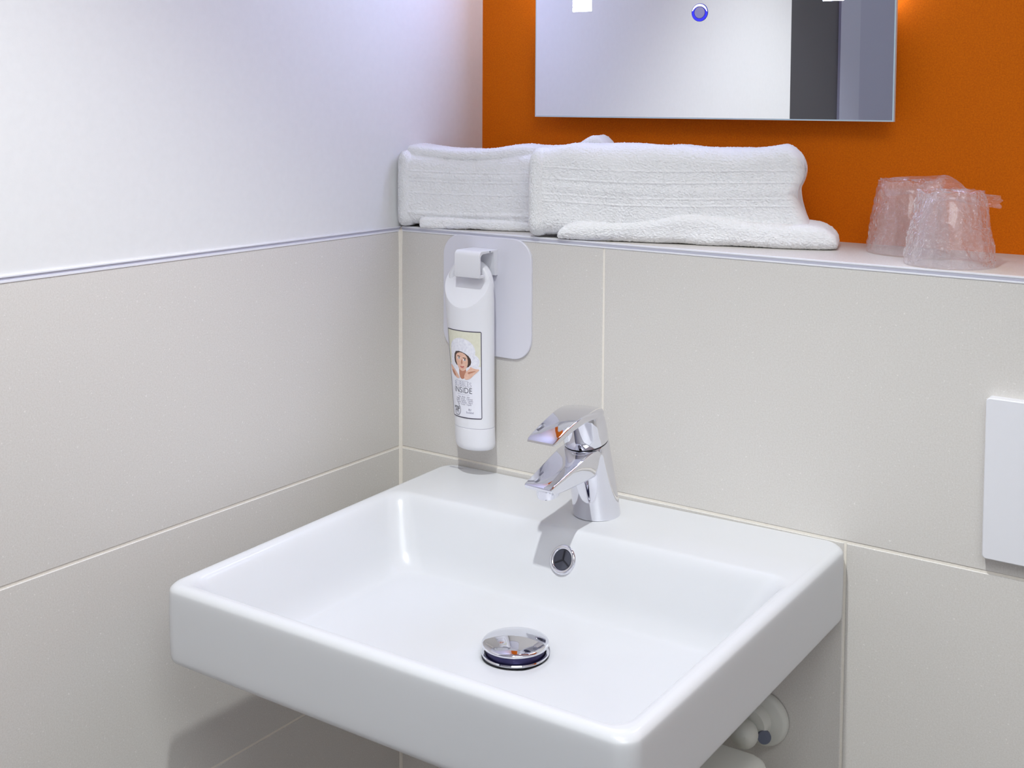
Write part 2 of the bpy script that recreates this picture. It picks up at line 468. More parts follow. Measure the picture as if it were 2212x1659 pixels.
def text_mesh(body, size, align, bold=0.0, squeeze=1.0):
    cu = bpy.data.curves.new('t', 'FONT'); cu.body = body; cu.size = size; cu.align_x = align; cu.offset = bold; cu.resolution_u = 3
    o = bpy.data.objects.new('t', cu); C.objects.link(o)
    dg = bpy.context.evaluated_depsgraph_get()
    me = o.evaluated_get(dg).to_mesh()
    V = [(v.co.x * squeeze, v.co.y) for v in me.vertices]; F = [tuple(p.vertices) for p in me.polygons]
    o.evaluated_get(dg).to_mesh_clear()
    bpy.data.objects.remove(o); bpy.data.curves.remove(cu)
    return V, F
def letters(name, body, size, parent, fn, m, align='CENTER', bold=0.0, squeeze=1.0):
    V, F = text_mesh(body, size, align, bold, squeeze)
    return sub(name, [fn(u, v) for u, v in V], F, m, parent)
basin()

# overflow ring on the back wall of the bowl
def overflow():
    c = Vector((0.3280, -0.1243, -0.0290))
    nrm = Vector((0.0, -0.91, 0.42)).normalized()
    M = Matrix.Translation(c) @ nrm.to_track_quat('Z', 'Y').to_matrix().to_4x4()
    o = empty('overflow_ring', c)
    tag(o, 'round chrome overflow ring on the inner back wall of the basin', 'overflow')
    sub('ring', *xf(lathe([(0.0105, -0.008), (0.0105, 0.0010), (0.0112, 0.0022), (0.0130, 0.0030), (0.0148, 0.0022), (0.0156, 0.0), (0.0156, -0.006)], 48), M), M_CHROME, o, 50)
    sub('inner_sleeve', *xf(lathe([(0.0106, 0.0014), (0.0100, 0.0008), (0.0001, 0.0006)], 32), M), mat('sleeve_grey', srgb(84, 86, 98), 0.35, 0.6), o, 30)
    sub('web', *xf(join(box(-0.0008, 0.0008, 0, 0.0095, 0.0005, 0.0012), xf(box(-0.0008, 0.0008, 0, 0.0095, 0.0005, 0.0012), Matrix.Rotation(2.1, 4, 'Z')),
                   xf(box(-0.0008, 0.0008, 0, 0.0095, 0.0005, 0.0012), Matrix.Rotation(-2.1, 4, 'Z'))), M), M_BLACKGAP, o)
overflow()

def waste():
    x, y = DRAIN
    z = -0.0868
    T = Matrix.Translation((x, y, z))
    o = empty('waste_plug', (x, y, z))
    tag(o, 'domed chrome waste plug in the bottom of the basin', 'drain plug')
    sub('seat_ring', *xf(lathe([(0.0326, 0.0030), (0.0331, 0.0042), (0.0324, 0.0052), (0.0302, 0.0046), (0.0294, 0.0010)], 64), T), M_CHROME, o, 50)
    sub('stem', *xf(lathe([(0.0285, 0.0008), (0.0290, 0.0125)], 64, True, True), T), mat('stem_violet_grey', srgb(58, 54, 96), 0.35, 0.6), o, 30)
    prof = [(0.0300, 0.0105), (0.0318, 0.0112), (0.0328, 0.0125), (0.0327, 0.0138), (0.0318, 0.0148)]
    for i in range(1, 13):
        r = 0.0318 * (1 - i / 12.0)
        prof.append((max(r, 0.0002), 0.0148 + 0.0048 * (1 - (r / 0.0318) ** 2)))
    sub('cap', *xf(lathe(prof, 64, True, True), T), M_CHROME, o, 60)
waste()

# ------------------------------------------------------------------ mixer tap
def faucet():
    X0 = 0.328
    yb = -0.0565
    zb = 0.0015
    o = empty('mixer_tap', (X0, yb, zb))
    tag(o, 'chrome single lever mixer tap standing on the back deck of the basin', 'tap')
    n = 48
    # body: leans towards the room
    def ax(z): return yb - 0.024 * (z / 0.086) ** 1.15
    def tiltring(zc, r, tilt, k=1.0):
        P = []
        for j in range(n):
            a = 2 * math.pi * j / n
            dx, dy = r * math.cos(a), r * k * math.sin(a)
            P.append((X0 + dx, ax(max(zc, 0)) + dy * math.cos(tilt), zb + zc + dy * math.sin(tilt)))
        return P
    R = [tiltring(0.0, 0.0258, 0), tiltring(0.003, 0.0259, 0), tiltring(0.02, 0.0255, 0.02), tiltring(0.04, 0.0250, 0.07),
         tiltring(0.06, 0.0246, 0.14), tiltring(0.075, 0.0244, 0.2), tiltring(0.0845, 0.0243, 0.24), tiltring(0.0853, 0.0236, 0.24)]
    sub('body', *loft(R), M_CHROME, o, 40)
    sub('joint_ring', *loft([tiltring(0.0845, 0.0232, 0.24), tiltring(0.0872, 0.0232, 0.24)]), M_BLACKGAP, o)
    # head
    R = [tiltring(0.0866, 0.0238, 0.24), tiltring(0.0874, 0.0245, 0.24), tiltring(0.096, 0.0247, 0.20), tiltring(0.106, 0.0247, 0.10),
         tiltring(0.113, 0.0246, 0.0), tiltring(0.1160, 0.0243, -0.04), tiltring(0.1178, 0.0234, -0.07), tiltring(0.1190, 0.0215, -0.08), tiltring(0.1200, 0.016, -0.08), tiltring(0.1206, 0.006, -0.08)]
    sub('head', *loft(R), M_CHROME, o, 60)
    # lever: sections along y, rounded on top
    def section(y, hw, zt, zbm, crown, r, taper=1.0):
        P = []
        for (x, z) in rrect(-hw, hw, zbm, zt, r, 5):
            c = crown * (1 - (x / hw) ** 2) if z > (zt + zbm) / 2 else 0.25 * crown * (1 - (x / hw) ** 2)
            k = taper + (1 - taper) * (z - zbm) / (zt - zbm)
            P.append((X0 + x * k, y, zb + z + c))
        return P
    L = [(-0.0665, 0.0070, 0.1196, 0.1170, 0.0026, 0.0010), (-0.0685, 0.0118, 0.1200, 0.1168, 0.0030, 0.0014), (-0.0720, 0.0162, 0.1204, 0.1164, 0.0033, 0.0018), (-0.0790, 0.0212, 0.1211, 0.1162, 0.0036, 0.0022),
         (-0.0880, 0.0236, 0.1219, 0.1162, 0.0036, 0.0024), (-0.0960, 0.0234, 0.1224, 0.1160, 0.0036, 0.0026), 
(-0.1050, 0.0218, 0.1226, 0.1155, 0.0034, 0.0028), (-0.1170, 0.0200, 0.1216, 0.1140, 0.0030, 0.0028),
         (-0.1320, 0.0186, 0.1184, 0.1108, 0.0026, 0.0026), (-0.1460, 0.0178, 0.1142, 0.1072, 0.0022, 0.0022), (-0.1590, 0.0173, 0.1098, 0.1040, 0.0016, 0.0016), (-0.1665, 0.0167, 0.1066, 0.1026, 0.0012, 0.0010), (-0.1690, 0.0156, 0.1052, 0.1030, 0.0008, 0.0006)]
    sub('lever', *loft([section(*q) for q in L]), M_CHROME, o, 50)
    sub('lever_screw', *xf(lathe([(0.0, 0.0006), (0.0034, 0.0006), (0.0036, 0.0)], 20), Matrix.Translation((X0 + 0.013, -0.0995, zb + 0.099)) @ Vector((0.55, -0.83, 0)).to_track_quat('Z', 'Y').to_matrix().to_4x4()), mat('cap_grey', srgb(150, 152, 165), 0.3, 0.4), o)
    # spout: wedge that grows out of the body
    S = [(-0.058, 0.0150, 0.0760, 0.0480, 0.0, 0.006, .7), (-0.068, 0.0212, 0.0790, 0.0490, 0.0, 0.006, .7), (-0.080, 0.0234, 0.0810, 0.0500, 0.0004, 0.006, .72), (-0.092, 0.0236, 0.0818, 0.0505, 0.0006, 0.005, .75),
         (-0.104, 0.0228, 0.0802, 0.0506, 0.0008, 0.0045, .78), (-0.120, 0.0212, 0.0760, 0.0506, 0.0010, 0.0038, .82), (-0.138, 0.0196, 0.0707, 0.0508, 0.0010, 0.0032, .86),
         (-0.155, 0.0182, 0.0656, 0.0512, 0.0010, 0.0026, .9), (-0.166, 0.0174, 0.0626, 0.0524, 0.0008, 0.0020, .94), (-0.1715, 0.0168, 0.0608, 0.0560, 0.0006, 0.0014, 1), (-0.1735, 0.0155, 0.0600, 0.0580, 0.0004, 0.0008, 1)]
    sub('spout', *loft([section(*q) for q in S]), M_CHROME, o, 45)
    A = Matrix.Translation((X0, -0.1545, zb + 0.0500)) @ Matrix.Rotation(math.radians(12), 4, 'X')
    a = sub('aerator', *xf(lathe([(0.0116, 0.006), (0.0119, -0.000), (0.0115, -0.0036), (0.0104, -0.0038), (0.0100, -0.0015), (0.0001, -0.0015)], 36), A), M_CHROME, o, 40)
    sub('aerator_mesh', *xf(lathe([(0.0100, -0.0022), (0.0002, -0.0026)], 24), A), M_CHROMED, a)
faucet()

# ------------------------------------------------------------------ wall holder and soap tube
def holder():
    x0, x1, z0, z1 = 0.0715, 0.2030, 0.1430, 0.2870
    o = empty('soap_holder', ((x0 + x1) / 2, -0.001, z0))
    tag(o, 'white rounded wall plate with square hook carrying the soap tube', 'holder')
    out = rrect(x0, x1, z0, z1, 0.026, 10); inn = rrect(x0 + .0006, x1 - .0006, z0 + .0006, z1 - .0006, 0.0255, 10)
    sub('backplate', *loft([[(x, 0.0, z) for x, z in out], [(x, -0.0022, z) for x, z in out], [(x, -0.0028, z) for x, z in inn]], True, True), M_PLATE, o, 30)
    # hook: band profile in y-z pushed through in x
    xa, xb = 0.1175, 0.1545
    yw, yf, zt, zl = -0.0028, -0.0400, 0.2735, 0.2415
    t = 0.0032
    prof = [(yw, zl + 0.0005), (yw, zt - 0.0005), (yf + 0.006, zt)]
    for i in range(1, 7):
        a = math.radians(90 + 15 * i); prof.append((yf + 0.006 + 0.006 * math.cos(a), zt - 0.006 + 0.006 * math.sin(a)))
    prof += [(yf, zl + 0.002), (yf + 0.0006, zl + 0.0005), (yf + 0.002, zl), (-0.0295, zl + 0.0004), (-0.0280, zl + 0.0018), (-0.0295, zl + 0.0036), (yf + t + 0.001, zl + 0.0036), (yf + t, zl + 0.0046)]
    prof += [(yf + t, zt - 0.0075), (yf + t + 0.0015, zt - t - 0.002), (yf + t + 0.004, zt - t - 0.0006), (-0.0110, zt - t), (-0.0082, zl + 0.0005)]
    n = len(prof)
    V = [(xa, y, z) for y, z in prof] + [(xb, y, z) for y, z in prof]
    F = [tuple(range(n)), tuple(reversed(range(n, 2 * n)))] + [(i, i + n, (i + 1) % n + n, (i + 1) % n) for i in range(n)]
    h = sub('hook', V, F, M_WHITEPL, o, 40)
    md = h.modifiers.new('bev', 'BEVEL'); md.width = 0.0007; md.segments = 2; md.limit_method = 'ANGLE'; md.angle_limit = math.radians(50)
    sub('pin_hole', *xf(lathe([(0.0001, 0.0002), (0.0010, 0.0002), (0.0010, 0.0)], 12), Matrix.Translation((xb, -0.019, zt - 0.0018)) @ Matrix.Rotation(math.pi / 2, 4, 'Y')), M_GREYPL, h)
holder()

TB_C = lambda z: (0.1370 + (z - 0.043) / 0.173 * -0.0095, -0.0232)
def tube_ab(z):
    k = max(0, min(1, (z - 0.060) / 0.15))
    return 0.0262 + 0.0078 * k, 0.0190 - 0.0005 * k
def on_tube(th, z, lift=0.0):
    a, b = tube_ab(z); cx, cy = TB_C(z)
    nx, ny = b * math.sin(th), -a * math.cos(th)
    l = math.hypot(nx, ny)
    return (cx + a * math.sin(th) + nx / l * lift, cy - b * math.cos(th) + ny / l * lift, z)

def soap_tube():
    o = empty('soap_tube', (0.137, -0.0232, 0.035))
    tag(o, 'white hanging soap tube with a picture label, hooked on the wall holder', 'soap tube')
    n = 160
    rings = []
    zs = [0.0625 + 0.1375 * i / 24 for i in range(25)] + [0.200 + 0.0435 * i / 40 for i in range(1, 41)]
    for z in zs:
        a, b = tube_ab(min(z, 0.214)); cx, cy = TB_C(z)
        s = 1.0
        if z > 0.222: s = 1.0 - 0.12 * ((z - 0.222) / 0.0215) ** 2
        P = []
        for j in range(n):
            th = 2 * math.pi * j / n
            x, y = a * s * math.sin(th), -b * math.cos(th)
            # the front is scooped back to the hanging tab, the back also thins
            y = max(y, -0.0187 + max(0, (z - 0.2045)) * 0.52)
            y = min(y, 0.0185 - max(0, z - 0.215) * 0.35)
            P.append((cx + x, cy + y, z))
        rings.append(P)
    sub('tube_body', *loft(rings), M_TUBE, o, 14)
    # hanging loop
    cx, cy = TB_C(0.24)
    path = []; rad = []
    yl = cy + 0.0042
    for i in range(33):
        a = math.pi * (-0.16 + 1.32 * i / 32)
        ca, sa = math.cos(a), math.sin(a)
        sx = math.copysign(abs(ca) ** 0.75, ca)
        path.append((cx + 0.0262 * sx, yl, 0.2310 + (0.0255 * sa if sa > 0 else 0.026 * sa)))
        k = max(0.0, sa)
        rad.append((0.0072 - 0.0022 * k, 0.0066))
    sub('hanging_loop', *tube(path, rad, 16), M_TUBE, o, 60)
    # cap
    R = []
    cx, cy = TB_C(0.05)
    for z, s in ((0.0352, 0.72), (0.0353, 0.82), (0.0362, 0.90), (0.0380, 0.955), (0.0405, 0.988), (0.0430, 1.0), (0.0600, 1.004), (0.0618, 0.996), (0.0622, 0.975), (0.0632, 0.97)):
        R.append([(TB_C(z)[0] + 0.0264 * s * math.sin(2 * math.pi * j / n), TB_C(z)[1] - 0.0188 * s * math.cos(2 * math.pi * j / n), z) for j in range(n)])
    sub('cap', *loft(R), M_WHITEPL, o, 40)
    sub('cap_seam', *loft([[(TB_C(z)[0] + 0.02625 * math.sin(2 * math.pi * j / n), TB_C(z)[1] - 0.0187 * math.cos(2 * math.pi * j / n), z) for j in range(n)] for z in (0.0620, 0.0629)]), M_INKL, o)
    # ---- label, printed flat: u across (-0.5..0.5), v down from the top (0..1)
    ZA, ZB, TH = 0.1785, 0.0740, math.radians(51)
    def lab(u, v, lift): return on_tube(2 * u * TH, ZA + (ZB - ZA) * v, lift)
    def patch(name, u0, u1, v0, v1, m, lift, parent, nu=24, nv=8):
        V = [lab(u0 + (u1 - u0) * i / nu, v0 + (v1 - v0) * j / nv, lift) for j in range(nv + 1) for i in range(nu + 1)]
        F = [(j * (nu + 1) + i, (j + 1) * (nu + 1) + i, (j + 1) * (nu + 1) + i + 1, j * (nu + 1) + i + 1) for j in range(nv) for i in range(nu)]
        return sub(name, V, F, m, parent)
    def blob(name, pts, m, lift, k=0.5):
        """filled outline given as (u, v) points, fan from the centre with rings"""
        cu = sum(p[0] for p in pts) / len(pts); cv = sum(p[1] for p in pts) / len(pts)
        S = []
        q = len(pts)
        for i in range(q):                      # one Chaikin pass per point, twice
            a, b = pts[i], pts[(i + 1) % q]
            S += [(a[0] * .75 + b[0] * .25, a[1] * .75 + b[1] * .25), (a[0] * .25 + b[0] * .75, a[1] * .25 + b[1] * .75)]
        V = [lab(cu, cv, lift)]; F = []
        m2 = len(S)
        for r in (0.125, 0.25, 0.375, 0.5, 0.625, 0.75, 0.875, 1.0):
            V += [lab(cu + (u - cu) * r, cv + (v - cv) * r, lift) for u, v in S]
        for i in range(m2):
            j = (i + 1) % m2
            F.append((0, 1 + j, 1 + i))
            for t in range(7): F.append((1 + t * m2 + i, 1 + t * m2 + j, 1 + (t + 1) * m2 + j, 1 + (t + 1) * m2 + i))
        return sub(name, V, F, m, label)
    def ell(cu, cv, ru, rv, n_=20, rot=0):
        return [(cu + ru * math.cos(2 * math.pi * i / n_) * math.cos(rot) - rv * math.sin(2 * math.pi * i / n_) * math.sin(rot),
                 cv + rv * math.sin(2 * math.pi * i / n_) * math.cos(rot) + ru * math.cos(2 * math.pi * i / n_) * math.sin(rot)) for i in range(n_)]
    label = patch('label', -0.5, 0.5, 0, 1, M_LABELW, 0.00015, o)
    e = 0.00009
    patch('cream_backdrop', -0.47, 0.47, 0.01, 0.40, M_CREAM, 0.00015 + e, label)
    patch('white_fade', -0.47, 0.47, 0.40, 0.56, M_LABELW, 0.00015 + e, label)
    blob('foam', ell(-0.02, 0.235, 0.36, 0.15, 14) , M_FOAM, 0.00015 + 2 * e)
    blob('foam_side', ell(0.19, 0.35, 0.26, 0.10, 12), M_FOAM, 0.00015 + 2 * e)
    blob('foam_side', ell(-0.22, 0.35, 0.17, 0.11, 12), M_FOAM, 0.00015 + 2 * e)
    blob('hair', [(-0.22, 0.25), (-0.05, 0.235), (0.14, 0.27), (0.24, 0.33), (0.20, 0.40), (0.05, 0.43), (-0.16, 0.41), (-0.25, 0.36)], M_HAIR, 0.00015 + 3 * e)
    blob('neck', [(-0.10, 0.40), (0.10, 0.42), (0.08, 0.53), (-0.02, 0.56), (-0.10, 0.53)], M_SKIND, 0.00015 + 3 * e)
    blob('face', [(-0.17, 0.27), (-0.02, 0.245), (0.12, 0.28), (0.155, 0.35), (0.12, 0.42), (0.03, 0.465), (-0.07, 0.455), (-0.14, 0.41), (-0.19, 0.34)], M_SKIN, 0.00015 + 4 * e)
    for u, v in ((-0.09, 0.318), (0.065, 0.332)):
        blob('eye', ell(u, v, 0.040, 0.011, 10), M_LABELW, 0.00015 + 5 * e)
        blob('iris', ell(u + 0.008, v - 0.002, 0.017, 0.010, 10), M_HAIR, 0.00015 + 6 * e)
        blob('eyebrow', ell(u - 0.004, v - 0.021, 0.050, 0.005, 10, 0.04), M_HAIR, 0.00015 + 5 * e)
    blob('nose', [(-0.025, 0.33), (0.0, 0.335), (0.012, 0.375), (-0.02, 0.384), (-0.035, 0.375)], M_SKIND, 0.00015 + 5 * e)
    blob('mouth', [(-0.085, 0.402), (-0.02, 0.412), (0.06, 0.40), (0.03, 0.424), (-0.03, 0.428)], M_LIP, 0.00015 + 5 * e)
    blob('hand', [(-0.44, 0.405), (-0.34, 0.42), (-0.26, 0.45), (-0.15, 0.50), (-0.08, 0.545), (-0.16, 0.555), (-0.26, 0.53), (-0.36, 0.49)], M_SKIN, 0.00015 + 5 * e)
    blob('hand', [(0.45, 0.43), (0.30, 0.425), (0.20, 0.40), (0.19, 0.425), (0.08, 0.47), (0.03, 0.53), (0.07, 0.56), (0.18, 0.545), (0.28, 0.50), (0.36, 0.465)], M_SKIN, 0.00015 + 5 * e)
    blob('finger_shade', [(-0.36, 0.46), (-0.28, 0.47), (-0.20, 0.52), (-0.24, 0.535), (-0.32, 0.505)], M_SKIND, 0.00015 + 6 * e)
    blob('finger_shade', [(0.13, 0.47), (0.26, 0.452), (0.36, 0.447), (0.26, 0.468), (0.15, 0.49)], M_SKIND, 0.00015 + 6 * e)
    WL = 0.0545; HL = ZA - ZB
    def put(body, size, u, v, m, bold=0.0, sq=1.0, nm='lettering'):
        letters(nm, body, size, label, lambda p, q: lab(u + p / WL, v - q / HL, 0.00015 + 2 * e), m, 'CENTER', bold, sq)
    patch('rule', -0.24, 0.14, 0.575, 0.579, M_INKL, 0.00015 + 2 * e, label, 12, 1)
    put('BUBBLES', 0.0084, -0.03, 0.640, M_INKL, -0.00006, 0.86)
    put('INSIDE', 0.0096, -0.03, 0.712, M_INK, -0.00006, 1.02)
    patch('rule', -0.20, 0.16, 0.728, 0.731, M_INKL, 0.00015 + 2 * e, label, 12, 1)
    for i, s in enumerate(('Face · Body · Hair', 'Visage · Corps · Cheveux', 'Rostro · Cuerpo · Cabello', 'Gesicht · Körper · Haare', 'Viso · Corpo · Capelli')):
        put(s, 0.0027, 0.0, 0.765 + 0.021 * i, M_INKG, 0.0, 0.95, 'small_print')
    # round mark and square mark
    def band(pts, hw, m, nm, closed=False):
        V, F = [], []
        q = len(pts)
        for i, (u, v) in enumerate(pts):
            a = pts[(i - 1) % q] if closed or i else pts[i]; b = pts[(i + 1) % q] if closed or i < q - 1 else pts[i]
            tx, ty = (b[0] - a[0]) * WL, (b[1] - a[1]) * HL
            l = math.hypot(tx, ty) or 1
            nx, ny = -ty / l * hw, tx / l * hw
            V += [lab(u + nx / WL, v + ny / HL, 0.00015 + 2 * e), lab(u - nx / WL, v - ny / HL, 0.00015 + 2 * e)]
        for i in range(q if closed else q - 1):
            k = (i + 1) % q
            F.append((2 * i, 2 * k, 2 * k + 1, 2 * i + 1))
        return sub(nm, V, F, m, label)
    ru, rv = 0.0066 / WL, 0.0066 / HL
    band([(-0.235 + ru * math.cos(a), 0.912 + rv * math.sin(a)) for a in [math.radians(-60 + 8 * i) for i in range(30)]], 0.0003, M_INK, 'round_mark')
    put('HYTNG', 0.0040, -0.255, 0.903, M_BLACKGAP, 0.0001, 0.85)
    put('ALFZ', 0.0040, -0.245, 0.932, M_BLACKGAP, 0.0001, 0.85)
    put('cosmetics', 0.0022, -0.235, 0.950, M_INKG, 0.0, 1.0, 'small_print')
    patch('square_mark', 0.02, 0.30, 0.865, 0.955, M_LABELW, 0.00015 + e, label, 8, 2)
    put('EU', 0.0032, 0.16, 0.908, M_INKG, 0.0001)
    put('Ecolabel', 0.0034, 0.16, 0.940, M_INKL, 0.0001)
    # dark border
    fr = [(-0.485, 0.006), (0.47, 0.006), (0.485, 0.012), (0.485, 0.985), (0.47, 0.994), (-0.485, 0.994)]
    pts = []
    for i in range(len(fr)):
        a, b = fr[i], fr[(i + 1) % len(fr)]
        st = 16 if abs(a[0] - b[0]) > 0.2 or abs(a[1] - b[1]) > 0.2 else 1
        pts += [(a[0] + (b[0] - a[0]) * k / st, a[1] + (b[1] - a[1]) * k / st) for k in range(st)]
    band(pts, 0.00055, M_INK, 'border', True)
soap_tube()

# ------------------------------------------------------------------ wall plate at the right
def plate():
    x0, x1, z0, z1 = 0.7215, 0.93, 0.0240, 0.1770
    out = rrect(x0, x1, z0, z1, 0.004, 5); inn = rrect(x0 + .001, x1 - .001, z0 + .001, z1 - .001, 0.003, 5)
    o = mesh_obj('flush_plate', *loft([[(x, 0.0, z) for x, z in out], [(x, -0.0098, z) for x, z in out], [(x, -0.0108, z) for x, z in inn]]), M_WHITEPL, sm=40)
    tag(o, 'flat white rectangular plate on the tiled wall at the right edge', 'wall plate')
plate()

# ------------------------------------------------------------------ under the basin
def valve():
    c = Vector((0.503, -0.001, -0.199))
    o = empty('angle_valve', c)
    tag(o, 'white plastic angle valve with round collar on the wall under the basin', 'valve')
    Rm = Matrix.Translation(c) @ Matrix.Rotation(math.pi / 2, 4, 'X')
    sub('collar', *xf(lathe([(0.028, 0.0), (0.0285, 0.004), (0.0275, 0.008), (0.0245, 0.0105), (0.0001, 0.011)], 48), Rm), M_PALE, o, 50)
    T2 = Matrix.Translation((-0.006, 0.000, 0.0))
    sub('valve_body', *xf(lathe([(0.0185, 0.010), (0.0185, 0.022), (0.017, 0.0245), (0.0001, 0.025)], 40), Rm @ T2), M_PALE, o, 50)
    R = []
    for i in range(14):
        a = -math.pi / 2 + math.pi * i / 13
        R.append((max(0.0145 * math.cos(a), 0.0002), 0.0 + 0.020 * math.sin(a)))
    sub('knob', *xf(lathe(R, 32), Matrix.Translation((c.x - 0.006, -0.038, c.z - 0.004)) @ Matrix.Rotation(math.radians(70), 4, 'X') @ Matrix.Rotation(math.radians(25), 4, 'Y')), M_PALE, o, 60)
    sub('port', *xf(lathe([(0.0001, 0.0), (0.0070, 0.0), (0.0070, -0.004)], 24), Matrix.Translation((c.x + 0.0115, -0.0262, c.z - 0.008)) @ Vector((0.55, -0.8, 0.1)).to_track_quat('Z', 'Y').to_matrix().to_4x4()), M_GREYPL, o, 40)
valve()
def trap():
    o = mesh_obj('trap_cover', *bevel_box(0.36, 0.545, -0.155, -0.075, -0.42, -0.192, 0.018, 5), M_PALE, sm=50)
    tag(o, 'pale rounded plastic trap cover under the basin', 'trap cover')
trap()

# ------------------------------------------------------------------ mirror
def mirror():
    x0, x1, z0, z1 = 0.1062, 0.5790, 0.4297, 1.03
    yf = 0.1459
    o = empty('wall_mirror', ((x0 + x1) / 2, yf + 0.015, z0))
    tag(o, 'rectangular frameless lit mirror on the orange wall', 'mirror')
    sub('glass_edge', *box(x0, x1, yf, yf + 0.005, z0, z1), M_GLASSEDGE, o)
    sub('mirror_glass', *box(x0 + 0.0016, x1 - 0.0016, yf - 0.0003, yf + 0.001, z0 + 0.0016, z1 - 0.0016), M_MIRROR, o)
    sub('mirror_body', *box(x0 + 0.022, x1 - 0.022, yf + 0.005, DL, z0 + 0.03, z1 - 0.03), M_BODY, o)
    for a, b in ((0.1639, 0.1916), (0.4961, 0.5202)):
        sub('frosted_strip', *box(a, b, yf - 0.0006, yf, 0.5640, 0.95), M_FROST, o)
    for s, x in ((-1, x0 + 0.022), (1, x1 - 0.022)):
        sub('led_slot', *box(min(x, x + s * 0.004), max(x, x + s * 0.004), yf + 0.008, DL - 0.004, 0.555, 0.95), M_SLOT, o)
    bx, bz = 0.3432, 0.5568
    def disc(name, prof, m, par=o, dx=0.0, dz=0.0):
        return sub(name, *xf(lathe(prof, 40), Matrix.Translation((bx + dx, yf - 0.0003, bz + dz)) @ Matrix.Rotation(math.pi / 2, 4, 'X')), m, par)
    b = disc('touch_button', [(0.0108, 0.0), (0.0108, 0.0003), (0.0101, 0.0003)], M_BTNRIM)
    disc('blue_ring', [(0.0103, 0.0004), (0.0072, 0.0004)], M_BLUE, b)
    disc('button_face', [(0.0068, 0.0006), (0.0001, 0.0006)], M_BTN, b)
    disc('inner_rim', [(0.0074, 0.0005), (0.0066, 0.0005)], M_BTNRIM, b)
    P = []
    for i in range(25):
        a = math.radians(5 + 165 * i / 24); P.append((0.0100 * math.cos(a), 0.0100 * math.sin(a)))
    for i in range(25):
        a = math.radians(170 - 165 * i / 24)
        k = math.sin(math.pi * i / 24) ** 0.6
        r = 0.0097 - 0.0022 * k
        P.append((r * math.cos(a), r * math.sin(a)))
    V = [(bx + x, yf - 0.0010, bz + z) for x, z in P]
    F = [(i, 49 - i, 48 - i, i + 1) for i in range(24)]
    sub('white_crescent', V, F, M_CRESC, b)
mirror()

# ------------------------------------------------------------------ towels
def towel(name, A, ang, length, depth, height, seed, label, hem, roll):
    """folded towel lying along a line; s runs along it, profile goes round the cross-section"""
    ca, sa = math.cos(ang), math.sin(ang)
    def P(s, d, z): return (A[0] + ca * s - sa * d, A[1] + sa * s + ca * d, ZT + z)
    o = empty(name, P(length / 2, depth / 2, 0))
    tag(o, label, 'towel', 'white towels on the ledge')
    def fuzz(p, amp):
        v = Vector(p)
        return amp * (noise.noise(v * 520 + Vector((seed, 0, 0))) * 0.35 + noise.noise(v * 1100) * 0.65) + 0.0022 * noise.noise(v * 28 + Vector((0, seed, 0)))
    def body(nm, s0, s1, d0, d1, z0, z1, rad, ns, npf, ridges=(), topf=None, frontf=None, endround=0.012, amp=0.0009, s1f=None, endz=0.0):
        rings = []
        ns = int(ns * 2.0); npf = int(npf * 2.2)
        rnd = random.Random(int(seed * 100) + ns)
        for i in range(ns + 1):
            t = i / ns
            e = min(t * (s1 - s0), (1 - t) * (s1 - s0))
            k = 1.0
            if e < endround: k = math.sqrt(max(0.0, 1 - (1 - e / endround) ** 2))
            inset = (1 - k) * min(rad, 0.02) * 0.95
            zt = z1 + (topf(t) if topf else 0)
            zt = z0 + (zt - z0) * (1 - endz * (1 - k)); df = d0 + (frontf(t) if frontf else 0)
            ol = rrect(df + inset, d1 - inset, z0 + inset * 0.3, zt - inset, max(rad - inset * 0.5, 0.004), 8)
            # resample evenly
            L = [0.0]
            for a, b in zip(ol, ol[1:] + ol[:1]): L.append(L[-1] + math.hypot(b[0] - a[0], b[1] - a[1]))
            ring = []
            j = 0
            for q in range(npf):
                u = L[-1] * q / npf
                while L[j + 1] < u: j += 1
                f = (u - L[j]) / max(L[j + 1] - L[j], 1e-9)
                a, b = ol[j], ol[(j + 1) % len(ol)]
                d, z = a[0] + (b[0] - a[0]) * f, a[1] + (b[1] - a[1]) * f
                tx, tz = b[0] - a[0], b[1] - a[1]
                l = math.hypot(tx, tz) or 1
                nd, nz = tz / l, -tx / l
                sft = s0 + (s1 - s0) * t
                if s1f: sft = s0 + (s1f((z - z0) / (zt - z0)) - s0) * t
                off = 0.0
                if nd < -0.5:
                    for rz, w_, h_ in ridges:
                        q_ = (z - (rz + 0.002 * math.sin(t * 5 + seed))) / w_
                        if abs(q_) < 1: off += h_ * (1 - q_ * q_)
                p = P(sft, d, z)
                off += fuzz(p, amp) + rnd.gauss(0, 0.00034)
                zz = z + nz * off
                ring.append(P(sft, d + nd * off, max(zz, 0.0006)))
            rings.append(ring)
        V, F = loft(rings)
        return sub(nm, V, F, M_TOWEL, o, 180)
    return o, body, P

